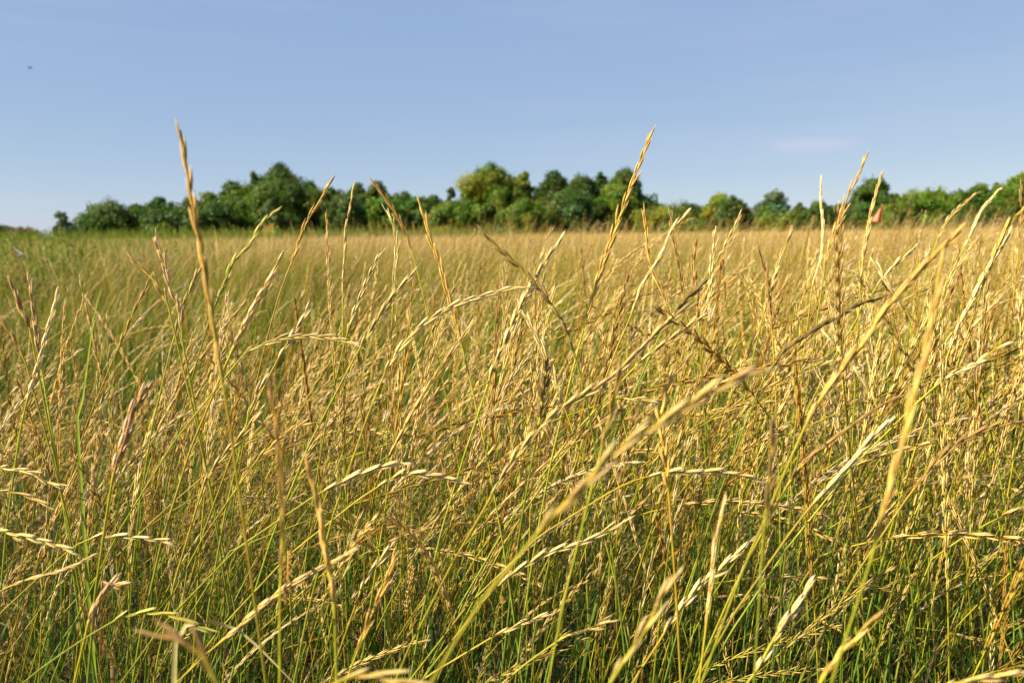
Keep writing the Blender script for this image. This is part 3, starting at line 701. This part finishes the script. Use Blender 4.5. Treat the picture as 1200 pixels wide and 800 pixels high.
 ('dark shaggy upright seed head in the middle of the tangle', [(641,418),(639,440),(636,465),(633,490),(628,515)], 1.0, 'dark', .9, 1.6, .12),
 ('soft brown seed head upright beside the long slanting straw one', [(728,430),(722,450),(718,475),(712,500),(705,525)], .62, 'brown', .9, .9),
 ('thick golden upright seed head beneath the large blurred one', [(788,440),(780,465),(774,490),(778,520),(782,560),(785,595)], .8, 'gold', .85, 1.3),
 ('straw upright seed head low right of centre', [(848,590),(842,620),(836,655),(833,690),(829,720),(824,760)], .75, 'straw', .85, 1.0),
]
for h_ in HEROES:
    lab, path, d, tone, hf, wd = h_[:6]
    hero(lab.replace('’', "'"), path, d, tone, head_frac=hf, width=wd, opened=(h_[6] if len(h_) > 6 else 0))

# ---- the other near stalks: each its own thing
def copy_stalk(root, loc, rot, sc):
    r = root.copy(); COL.objects.link(r); r.location = loc; r.rotation_euler = rot; r.scale = (sc, sc, sc)
    for ch in kids[root.name]:
        c = ch.copy(); COL.objects.link(c); c.parent = r
    return r
kids = {}; sources = []
for p in protos:
    o = empty('grass_stalk', (0, 0, 0)); kids[o.name] = [link('stem', p.ms, o), link('seed_head', p.mh, o), link('leaf', p.ml, o)]
    tag(o, 'slender straw coloured grass stalk lost in the dense foreground tangle', 'grass stalk', GROUP); sources.append(o)
used = set(); cnt = 0
while cnt < 205:
    d = 1.0 + 0.75 * R6.random() ** .8; u = R6.uniform(-.66, .66); k = R6.randrange(30)
    # fewer near the lens, so that only a few tips stand large
    if R6.random() > (d - .85) / .6: continue
    x = u * d; loc = (x, d, 0); rot = (R6.gauss(0, .1), R6.gauss(0, .1), R6.gauss(.1, 1.1)); s = max(.6, min(1.3, min(.985 + .05 * u, R6.gauss(.84, .12)) / PH[k]))
    if k not in used: o = sources[k]; used.add(k); o.location = loc; o.rotation_euler = rot; o.scale = (s, s, s)
    else: copy_stalk(sources[k], loc, rot, s)
    cnt += 1

# ---- two leaves that stand out
def blade_thing(name, label, path, d, w, c0, c1, dd=0):
    pts = [at(u, v, d + dd * i / (len(path) - 1)) for i, (u, v) in enumerate(path)]
    root = Vector((pts[-1].x + (pts[-1].x - pts[-2].x), pts[-1].y, 0))
    P = catmull([root, root + Vector((0, 0, pts[-1].z * .5))] + pts[::-1], 30)
    o = empty(name, root); P = [p - root for p in P]; mb = MB()
    ribbon(mb, P, lambda t: w * .5 * (1 - t ** 3) + .0003, lambda t: lerp(c0, c1, t), Vector((1, 0, .2)), .35)
    link('leaf', mb.mesh('leaf', M_LEAF), o)
    mb = MB(); tube(mb, P[:8], lambda t: .0016, lambda t: c0, 5); link('stem', mb.mesh('stem', M_STEM), o)
    tag(o, label, 'grass blade'); return o
blade_thing("young_grass_plant", 'bright green young blade standing upright among brown seed heads on the left', [(118,338),(113,355),(109,380),(106,400),(102,430),(97,470),(92,510)], 1.0, .0065, (0.13, .24, .03), (0.26, .36, .03))
blade_thing("young_grass_plant", 'dried pale yellow leaf bending down to the right at the bottom left', [(350,806),(325,780),(300,755),(275,735),(250,728),(225,735),(205,765)], .8, .009, (0.2, .26, .05), (0.62, .46, .18))

# ------------------------------------------------------------------ small flags on wire stakes
M_ORANGE = simple('orange_vinyl', (0.85, 0.17, 0.06), .5, ((0.9, .26, .13), 30.0))
M_PINK = simple('pale_vinyl', (0.62, .58, .56), .45, ((0.7, .64, .6), 30.0))
M_WIRE = simple('wire', (0.45, .12, .06), .4)
def pin_flag(label, tip, d, hgt, wid, mat, lean=0.0, slack=.55, name='marker_flag'):
    """a square of vinyl hanging in folds from a wire stake; tip = top of the stake in the picture"""
    top = at(tip[0], tip[1], d); root = Vector((top.x - lean * .3, top.y, 0)); o = empty(name, root); T = top - root
    mb = MB(); P = [Vector((0, 0, 0)), T * .5 + Vector((-lean * .08, 0, 0)), T]
    tube(mb, resample(P, 8), lambda t: .0016, lambda t: (1, 1, 1), 6); link('stake', mb.mesh('stake', M_WIRE), o)
    mb = MB(); V = []; F = []; nu, nv = 9, 10
    ax = (T - P[1]).normalized()
    for j in range(nv + 1):
        for i in range(nu + 1):
            a, b = i / nu, j / nv
            xx = -wid * (a * (.25 + .75 * min(1, b * 1.15)) ) ; fold = math.sin(a * 7 + b * 1.2) * wid * .16 * (.3 + b)
            V.append(T - ax * (hgt * b * (1 - .1 * a) + a * hgt * slack * (.5 - .35 * b)) + Vector((xx, fold, 0)))
    for j in range(nv):
        for i in range(nu):
            q = j * (nu + 1) + i; F.append((q, q + 1, q + nu + 2, q + nu + 1))
    mb.add(V, F, [(1, 1, 1)] * len(V)); me = mb.mesh('flag', mat); fo = link('flag', me, o)
    s = fo.modifiers.new('thickness', 'SOLIDIFY'); s.thickness = .0012
    tag(o, label, 'marker flag', 'marker flags in the grass'); return o
pin_flag('orange flag hanging on a red stake above the grass before the right-hand trees', (1034, 239), 7.5, .17, .085, M_ORANGE)
pin_flag('small orange flag half hidden among golden stems left of the centre', (509, 459), 2.6, .038, .016, M_ORANGE)
pin_flag('small orange flag half hidden behind the large blurred seed head', (797, 463), 2.2, .06, .022, M_ORANGE)
# grey-white leaning flag on the left
top = at(15, 289, 8.0); root = Vector((top.x + .16, top.y, 0)); o = empty('marker_flag', root)
T = top - root; mb = MB(); tube(mb, resample([Vector((0, 0, 0)), T * .6 + Vector((.05, 0, 0)), T], 8), lambda t: .003, lambda t: (1, 1, 1), 6); link('stake', mb.mesh('stake', M_WIRE), o)
mb = MB(); A = T; Bp = T + Vector((.115, 0, -.085)); Cp = T + Vector((.055, .02, -.105)); V = []; F = []
for j in range(7):
    for i in range(7):
        a, b = i / 6, j / 6; p = A.lerp(A.lerp(Cp, b) + (Bp - Cp) * b * 0, 1) + (Bp - A) * 0
        p = A + (Bp - A) * a * b + (Cp - A) * (1 - a) * b; p.y += .012 * math.sin(a * 5) * b; V.append(p)
for j in range(6):
    for i in range(6): q = j * 7 + i; F.append((q, q + 1, q + 8, q + 7))
mb.add(V, F, [(1, 1, 1)] * len(V)); fo = link('flag', mb.mesh('flag', M_PINK), o); s = fo.modifiers.new('thickness', 'SOLIDIFY'); s.thickness = .0015
tag(o, 'grey white flag slanting over the green weeds near the left edge', 'marker flag', 'marker flags in the grass')

# ------------------------------------------------------------------ a bird far off in the sky
def bird():
    c = at(35.5, 80, 60); o = empty('flying_bird', c); mb = MB()
    P = [Vector((-.17, 0, 0)), Vector((-.08, 0, .01)), Vector((.03, 0, .012)), Vector((.12, 0, .01)), Vector((.17, 0, .005))]
    R = [.012, .038, .045, .022, .006]
    tube(mb, P, lambda t: R[round(t * 4)], lambda t: (.03, .03, .035), 8); link('body', mb.mesh('body', M_BARK), o)
    for s in (-1, 1):
        mb = MB(); V = []
        for k in range(5):
            t = k / 4; yv = s * .26 * t; zz = .09 * math.sin(t * 2.2)
            V += [Vector((.05 - .03 * t, yv, zz)), Vector((-.05 - .05 * t * (1 - t) * 2 + .03 * t, yv, zz - .005))]
        F = [(2 * k, 2 * k + 1, 2 * k + 3, 2 * k + 2) for k in range(4)]
        mb.add(V, F, [(.03, .03, .035)] * 10); w = link('wing', mb.mesh('wing', M_BARK), o); m = w.modifiers.new('thickness', 'SOLIDIFY'); m.thickness = .006
    o.rotation_euler = (.2, 0, .5)
    tag(o, 'tiny dark bird flying high in the sky at upper left', 'bird')
bird()

# ------------------------------------------------------------------ trees
def tree_mesh_fast(name, V, F3, Cc, mat):
    me = bpy.data.meshes.new(name); nv = len(V); nf = len(F3)
    me.vertices.add(nv); me.vertices.foreach_set('co', V.astype(np.float32).ravel())
    me.loops.add(nf * 4); me.loops.foreach_set('vertex_index', F3.astype(np.int32).ravel())
    me.polygons.add(nf); me.polygons.foreach_set('loop_start', np.arange(0, nf * 4, 4, dtype=np.int32))
    me.update(calc_edges=True); me.validate()
    a = me.color_attributes.new('Col', 'FLOAT_COLOR', 'POINT'); ca = np.ones((nv, 4), dtype=np.float32); ca[:, :3] = Cc
    a.data.foreach_set('color', ca.ravel()); me.materials.append(mat); return me

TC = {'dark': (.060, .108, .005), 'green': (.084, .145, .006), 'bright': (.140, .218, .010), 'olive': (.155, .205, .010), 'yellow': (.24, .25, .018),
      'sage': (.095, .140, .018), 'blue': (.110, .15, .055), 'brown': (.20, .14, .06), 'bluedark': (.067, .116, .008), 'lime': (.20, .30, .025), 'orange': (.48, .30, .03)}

def tree(label, cx, top, w, D, col, form='round', dens=1.0, seed=0, name='broadleaf_tree', group='trees along the far edge of the field', cat='tree'):
    r = np.random.default_rng(seed + 100); base = at(cx, 266, D); Wm = w * 1.14 * D / FPX
    topz = at(cx, top, D).z; root = Vector((base.x, base.y, 0)); o = empty(name, root); rad = Wm / 2
    Ht = topz; c = np.array(TC[col])
    # lobes of the crown: stacked outwards from the limbs
    L = []
    nl = {'round': 24, 'tall': 28, 'feather': 30, 'bush': 18, 'cone': 14, 'sparse': 9}[form]
    for i in range(nl):
        t = (i + .5) / nl
        if form == 'cone': z = Ht * (.15 + .78 * t); rr = rad * (1 - t) * .7; lr = rad * (.42 - .28 * t)
        elif form == 'bush': z = Ht * (.25 + .55 * t ** .7); rr = rad * .72 * math.sqrt(max(.05, 1 - t ** 2)); lr = rad * r.uniform(.28, .42)
        else:
            lo = .22 if form != 'sparse' else .4
            z = Ht * (lo + (.9 - lo) * t); e = math.sin(math.pi * min(1, (.22 + .78 * t)) ** 1.1) ** .6
            rr = rad * .74 * e; lr = rad * {'round': r.uniform(.24, .42), 'tall': r.uniform(.20, .36), 'feather': r.uniform(.20, .34), 'sparse': r.uniform(.16, .26)}[form]
        a = i * 2.4 + r.uniform(-.5, .5); q = rr * math.sqrt(r.uniform(.35, 1)); z = min(z, Ht - lr * .8)
        q *= 1.28 if form != 'cone' else 1.0; q = min(q, rad * 1.08 - lr * .6)
        L.append((q * math.cos(a), q * math.sin(a), z, lr, lr * r.uniform(.7, .95)))
    L.append((r.uniform(-.15, .15) * rad, 0, Ht - rad * .24, rad * .27, rad * .25))
    tot = int((2600 + 52 * w * max(4, 266 - top) ** .8 * .55) * dens); vol = np.array([q[3] ** 2 for q in L]); vol /= vol.sum()
    which = r.choice(len(L), tot, p=vol); LA = np.array(L)[which]
    dirs = r.normal(size=(tot, 3)); dirs /= np.linalg.norm(dirs, axis=1)[:, None]
    # clusters of leaves on each lobe, rather than an even shell
    cl = r.normal(size=(len(L) * 14, 3)); cl /= np.linalg.norm(cl, axis=1)[:, None]; pick = which * 14 + r.integers(0, 14, tot)
    dirs = cl[pick] + dirs * .36; dirs /= np.linalg.norm(dirs, axis=1)[:, None]
    fr = r.uniform(.62, 1.12, tot) * (1 + .26 * r.normal(size=len(L) * 14)[pick]); P = LA[:, :3] + dirs * np.stack([LA[:, 3], LA[:, 3], LA[:, 4]], 1) * fr[:, None]
    P += np.repeat(r.normal(size=(tot // 12 + 1, 3)), 12, 0)[:tot] * rad * .055
    P[:, 2] = np.maximum(P[:, 2], .1)
    s = {'feather': .13, 'sparse': .12, 'cone': .12}.get(form, .145) * (D / 120) * r.uniform(.6, 1.4, tot)
    nrm = dirs + r.normal(size=(tot, 3)) * .55; nrm /= np.linalg.norm(nrm, axis=1)[:, None]
    ax = np.cross(nrm, r.normal(size=(tot, 3))); ax /= np.linalg.norm(ax, axis=1)[:, None]; bx = np.cross(nrm, ax)
    V = np.empty((tot, 4, 3)); V[:, 0] = P - ax * s[:, None]; V[:, 1] = P - bx * s[:, None] * .6; V[:, 2] = P + ax * s[:, None]; V[:, 3] = P + bx * s[:, None] * .6
    F = np.arange(tot * 4).reshape(tot, 4)
    tint = (1 + .16 * r.normal(size=len(L)))[which] * (1 + .22 * r.normal(size=tot)) ; tint = np.clip(tint, .5, 1.7)
    hue = (.12 * r.normal(size=len(L)))[which]
    CC = c[None] * tint[:, None]; CC[:, 0] *= np.clip(1 + hue * 1.6 + .1 * r.normal(size=tot), .5, 1.8); CC = np.repeat(CC, 4, 0)
    link('crown', tree_mesh_fast('crown', V.reshape(-1, 3), F, CC, M_TREE), o)
    mb = MB(); th = Ht * (.55 if form not in ('cone',) else .85); tr0 = max(.05, Ht * .018)
    P = [Vector((.05 * math.sin(i), .04 * math.cos(i * 2), th * i / 7)) for i in range(8)]; bc = (.11, .085, .06)
    tube(mb, P, lambda t: tr0 * (1 - .6 * t), lambda t: bc, 7)
    for q in L[::2]:
        e = Vector(q[:3]); z0 = min(th * .95, max(Ht * .12, e.z - rad * .5)); b0 = Vector((0, 0, z0))
        tube(mb, resample([b0, b0.lerp(e, .5) + Vector((0, 0, .1 * rad)), e], 5), lambda t: tr0 * .45 * (1 - .75 * t), lambda t: bc, 5)
    link('trunk', mb.mesh('trunk', M_BARK), o)
    tag(o, label, cat, group); return o

TREES = [
 ('low dark green shrub at the far left edge of the treeline', 0, 264, 34, 125, 'dark', 'bush', 1, 'shrub'),
 ('brownish low shrub beside the dark one at the far left', 27, 267, 30, 122, 'brown', 'bush', 1, 'shrub'),
 ('small lone bluish conifer standing in the gap on the left', 75, 248, 30, 112, 'blue', 'cone', 1.2, 'conifer_tree'),
 ('broad rounded dark tree that starts the wood on the left', 132, 240, 62, 118, 'green', 'round', 1.1, 'broadleaf_tree'),
 ('low dark bush at the left foot of the first rounded tree', 103, 259, 20, 116, 'dark', 'bush', 1, 'shrub'),
 ('medium green tree right of the first rounded tree', 163, 241, 38, 124, 'green', 'round', 1, 'broadleaf_tree'),
 ('twin topped tree rising over the low wood on the left', 190, 232, 36, 132, 'bluedark', 'round', 1, 'broadleaf_tree'),
 ('pale green low tree below the twin topped one', 190, 247, 46, 116, 'sage', 'bush', 1, 'broadleaf_tree'),
 ('yellow green bush at the foot of the left wood', 190, 261, 26, 110, 'olive', 'bush', 1, 'shrub'),
 ('dark tree behind the very tall blurred stalk', 226, 233, 34, 128, 'green', 'round', 1, 'broadleaf_tree'),
 ('rounded green tree climbing towards the tallest left crowns', 250, 228, 42, 124, 'green', 'round', 1, 'broadleaf_tree'),
 ('tall green tree just left of the feathery crown', 277, 215, 44, 126, 'green', 'tall', 1, 'broadleaf_tree'),
 ('dark oval tree in front of the climbing left crowns', 255, 240, 52, 115, 'dark', 'bush', 1.1, 'broadleaf_tree'),
 ('tall feathery crowned tree, highest on the left side', 331, 194, 58, 130, 'bluedark', 'feather', 1.1, 'broadleaf_tree'),
 ('small feathery crown on the left shoulder of the highest left tree', 302, 204, 26, 131, 'bluedark', 'feather', 1, 'broadleaf_tree'),
 ('broad green tree in front of the feathery crowned one', 328, 214, 78, 117, 'green', 'round', 1.2, 'broadleaf_tree'),
 ('green tree on the right slope of the left wood', 364, 216, 36, 122, 'green', 'round', 1, 'broadleaf_tree'),
 ('small grey green round tree below the left crowns', 318, 235, 28, 110, 'sage', 'bush', 1, 'broadleaf_tree'),
 ('orange yellow shrub at the foot of the left wood', 318, 263, 17, 105, 'orange', 'bush', 1, 'shrub'),
 ('lime green shrub touching the orange yellow one', 323, 266, 14, 98, 'lime', 'bush', 1, 'shrub'),
 ('green tree with a yellowish top left of the grey one', 388, 221, 36, 124, 'green', 'round', 1, 'broadleaf_tree'),
 ('grey green willowy tree behind the slender spaced stalk', 404, 229, 42, 112, 'sage', 'round', 1, 'broadleaf_tree'),
 ('spiky topped dark tree above the grey green one', 420, 215, 34, 130, 'dark', 'feather', 1, 'broadleaf_tree'),
 ('dark feathery tree behind the leaning brown stalk', 445, 213, 36, 128, 'bluedark', 'feather', 1, 'broadleaf_tree'),
 ('lighter green round tree below the dark feathery one', 446, 234, 48, 113, 'bright', 'round', 1, 'broadleaf_tree'),
 ('dark tree right of the dark feathery one', 474, 227, 34, 126, 'dark', 'round', 1, 'broadleaf_tree'),
 ('medium green tree in the dip left of centre', 490, 232, 42, 117, 'green', 'round', 1, 'broadleaf_tree'),
 ('small dark tree closing the dip left of centre', 508, 229, 26, 124, 'dark', 'round', 1, 'broadleaf_tree'),
 ('thin sparse tree with airy top left of the big central tree', 529, 221, 20, 126, 'sage', 'sparse', .5, 'broadleaf_tree'),
 ('olive green tree beneath the airy one', 527, 238, 48, 114, 'olive', 'round', 1, 'broadleaf_tree'),
 ('bright yellow shrub at the foot of the olive tree', 522, 266, 24, 102, 'yellow', 'bush', 1, 'shrub'),
 ('big yellow green tree with gaps at the centre of the treeline', 576, 196, 66, 112, 'olive', 'tall', 1.2, 'broadleaf_tree'),
 ('yellow green crown touching the right of the big central tree', 613, 203, 28, 116, 'olive', 'tall', 1, 'broadleaf_tree'),
 ('low olive tree below the second central crown', 615, 234, 46, 106, 'olive', 'bush', 1.1, 'broadleaf_tree'),
 ('dark blue green tree right of the central pair', 650, 204, 44, 124, 'bluedark', 'tall', 1, 'broadleaf_tree'),
 ('dark rounded tree in the middle of the right central wood', 681, 207, 46, 122, 'bluedark', 'round', 1, 'broadleaf_tree'),
 ('broad grey green tree in front of the right central wood', 664, 226, 64, 112, 'sage', 'round', 1.1, 'broadleaf_tree'),
 ('small knobbly crown left of the tall dark one', 706, 204, 28, 126, 'bluedark', 'feather', 1, 'broadleaf_tree'),
 ('tall dark green tree behind the tallest golden stalk', 732, 200, 46, 122, 'dark', 'tall', 1, 'broadleaf_tree'),
 ('bright green tree in front of the tall dark one', 722, 216, 46, 113, 'bright', 'tall', 1, 'broadleaf_tree'),
 ('brown dead shrub at the foot of the right central wood', 703, 260, 16, 104, 'brown', 'bush', 1, 'shrub'),
 ('dark green tree sloping down right of the tall dark one', 757, 235, 34, 122, 'green', 'round', 1, 'broadleaf_tree'),
 ('olive brown round bush below the sky gap', 780, 244, 62, 108, 'olive', 'bush', 1.1, 'shrub'),
 ('dark low tree behind the olive brown bush', 806, 240, 38, 124, 'bluedark', 'round', 1, 'broadleaf_tree'),
 ('dark low tree left of the yellow tree', 825, 243, 24, 122, 'dark', 'round', 1, 'broadleaf_tree'),
 ('bright yellow tree peeping out behind a grey dark one', 841, 229, 34, 120, 'yellow', 'round', 1, 'broadleaf_tree'),
 ('grey dark rounded tree in front of the yellow one', 857, 232, 36, 114, 'sage', 'round', 1.1, 'broadleaf_tree'),
 ('low rounded green shrub left of the grey dark tree', 820, 256, 26, 106, 'green', 'bush', 1, 'shrub'),
 ('bluish low tree in the gap right of the yellow tree', 883, 249, 26, 170, 'blue', 'bush', 1, 'broadleaf_tree'),
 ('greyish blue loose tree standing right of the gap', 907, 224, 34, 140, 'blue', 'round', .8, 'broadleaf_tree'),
 ('bright green shrub at the foot of the greyish blue tree', 899, 248, 20, 112, 'bright', 'bush', 1, 'shrub'),
 ('small grey green tree right of the greyish blue one', 937, 240, 24, 124, 'sage', 'round', 1, 'broadleaf_tree'),
 ('low bright shrub below the small grey green tree', 921, 253, 24, 108, 'bright', 'bush', 1, 'shrub'),
 ('dark compact tree left of the tall golden stalk', 958, 236, 28, 118, 'dark', 'round', 1, 'broadleaf_tree'),
 ('long low dark tree below the open sky on the right', 987, 240, 42, 122, 'dark', 'round', 1, 'broadleaf_tree'),
 ('tall round topped tree with a sky gap behind the orange flag', 1021, 211, 40, 132, 'bluedark', 'round', .9, 'broadleaf_tree'),
 ('small tree on the right shoulder of the round topped one', 1046, 228, 26, 128, 'bluedark', 'round', 1, 'broadleaf_tree'),
 ('dark bushy tree at the foot of the round topped one', 1018, 243, 44, 114, 'dark', 'bush', 1.1, 'broadleaf_tree'),
 ('green bush right behind the orange flag', 1046, 240, 40, 108, 'olive', 'bush', 1, 'shrub'),
 ('yellow olive rounded tree in the right-hand wood', 1085, 224, 54, 112, 'olive', 'round', 1.1, 'broadleaf_tree'),
 ('small dark tree between the orange flag and the olive tree', 1060, 229, 24, 124, 'dark', 'round', 1, 'broadleaf_tree'),
 ('green tree right of the yellow olive one', 1121, 224, 32, 120, 'green', 'round', 1, 'broadleaf_tree'),
 ('taller dark green tree with a notch towards the right end', 1143, 216, 34, 118, 'green', 'tall', 1, 'broadleaf_tree'),
 ('thin see-through tree left of the last big one', 1163, 217, 26, 122, 'sage', 'sparse', .6, 'broadleaf_tree'),
 ('big green tree that closes the view on the right', 1195, 205, 54, 112, 'olive', 'tall', 1.1, 'broadleaf_tree'),
 ('dark bush below the see-through tree', 1165, 240, 46, 108, 'dark', 'bush', 1.1, 'shrub'),
 ('dark low bush below the taller notched tree', 1128, 248, 40, 106, 'dark', 'bush', 1, 'shrub'),
]
for i, (lab, cx, top, w, D, col, form, dn, nm) in enumerate(TREES):
    sh = nm == 'shrub'
    tree(lab, cx, top, w, D, col, form, dn, i, nm, 'shrubs at the foot of the treeline' if sh else 'trees along the far edge of the field', 'shrub' if sh else 'tree')

# ---- low undergrowth that ties the trees together
def undergrowth():
    r = np.random.default_rng(77); n = 70000; u = r.uniform(80, 1290, n); D = r.uniform(119, 140, n); x = (u - 600) / FPX * D
    hmax = np.where(u < 770, 5.4, 3.6) + .9 * np.sin(x * .35) + .7 * np.sin(x * .83 + 2); hmax *= np.where(u < 110, .5, 1); P = np.stack([x, D, hmax * r.random(n) ** .8], 1)
    nn = r.normal(size=(n, 3)); nn[:, 2] = abs(nn[:, 2]); nn /= np.linalg.norm(nn, axis=1)[:, None]; ax = np.cross(nn, r.normal(size=(n, 3))); ax /= np.linalg.norm(ax, axis=1)[:, None]; bx = np.cross(nn, ax)
    s = r.uniform(.12, .28, n)[:, None]; V = np.empty((n, 4, 3)); V[:, 0] = P - ax * s; V[:, 1] = P - bx * s * .6; V[:, 2] = P + ax * s; V[:, 3] = P + bx * s * .6
    c = np.array(TC['dark'])[None] * np.clip(1.1 + .3 * r.normal(size=n), .5, 2)[:, None]; c[:, 0] *= 1 + .5 * np.sin(x * .5)
    o = link('undergrowth', tree_mesh_fast('undergrowth', V.reshape(-1, 3), np.arange(n * 4).reshape(n, 4), np.repeat(c, 4, 0), M_TREE))
    tag(o, 'dense low undergrowth filling the gaps under the trees', 'undergrowth', kind='stuff')
undergrowth()
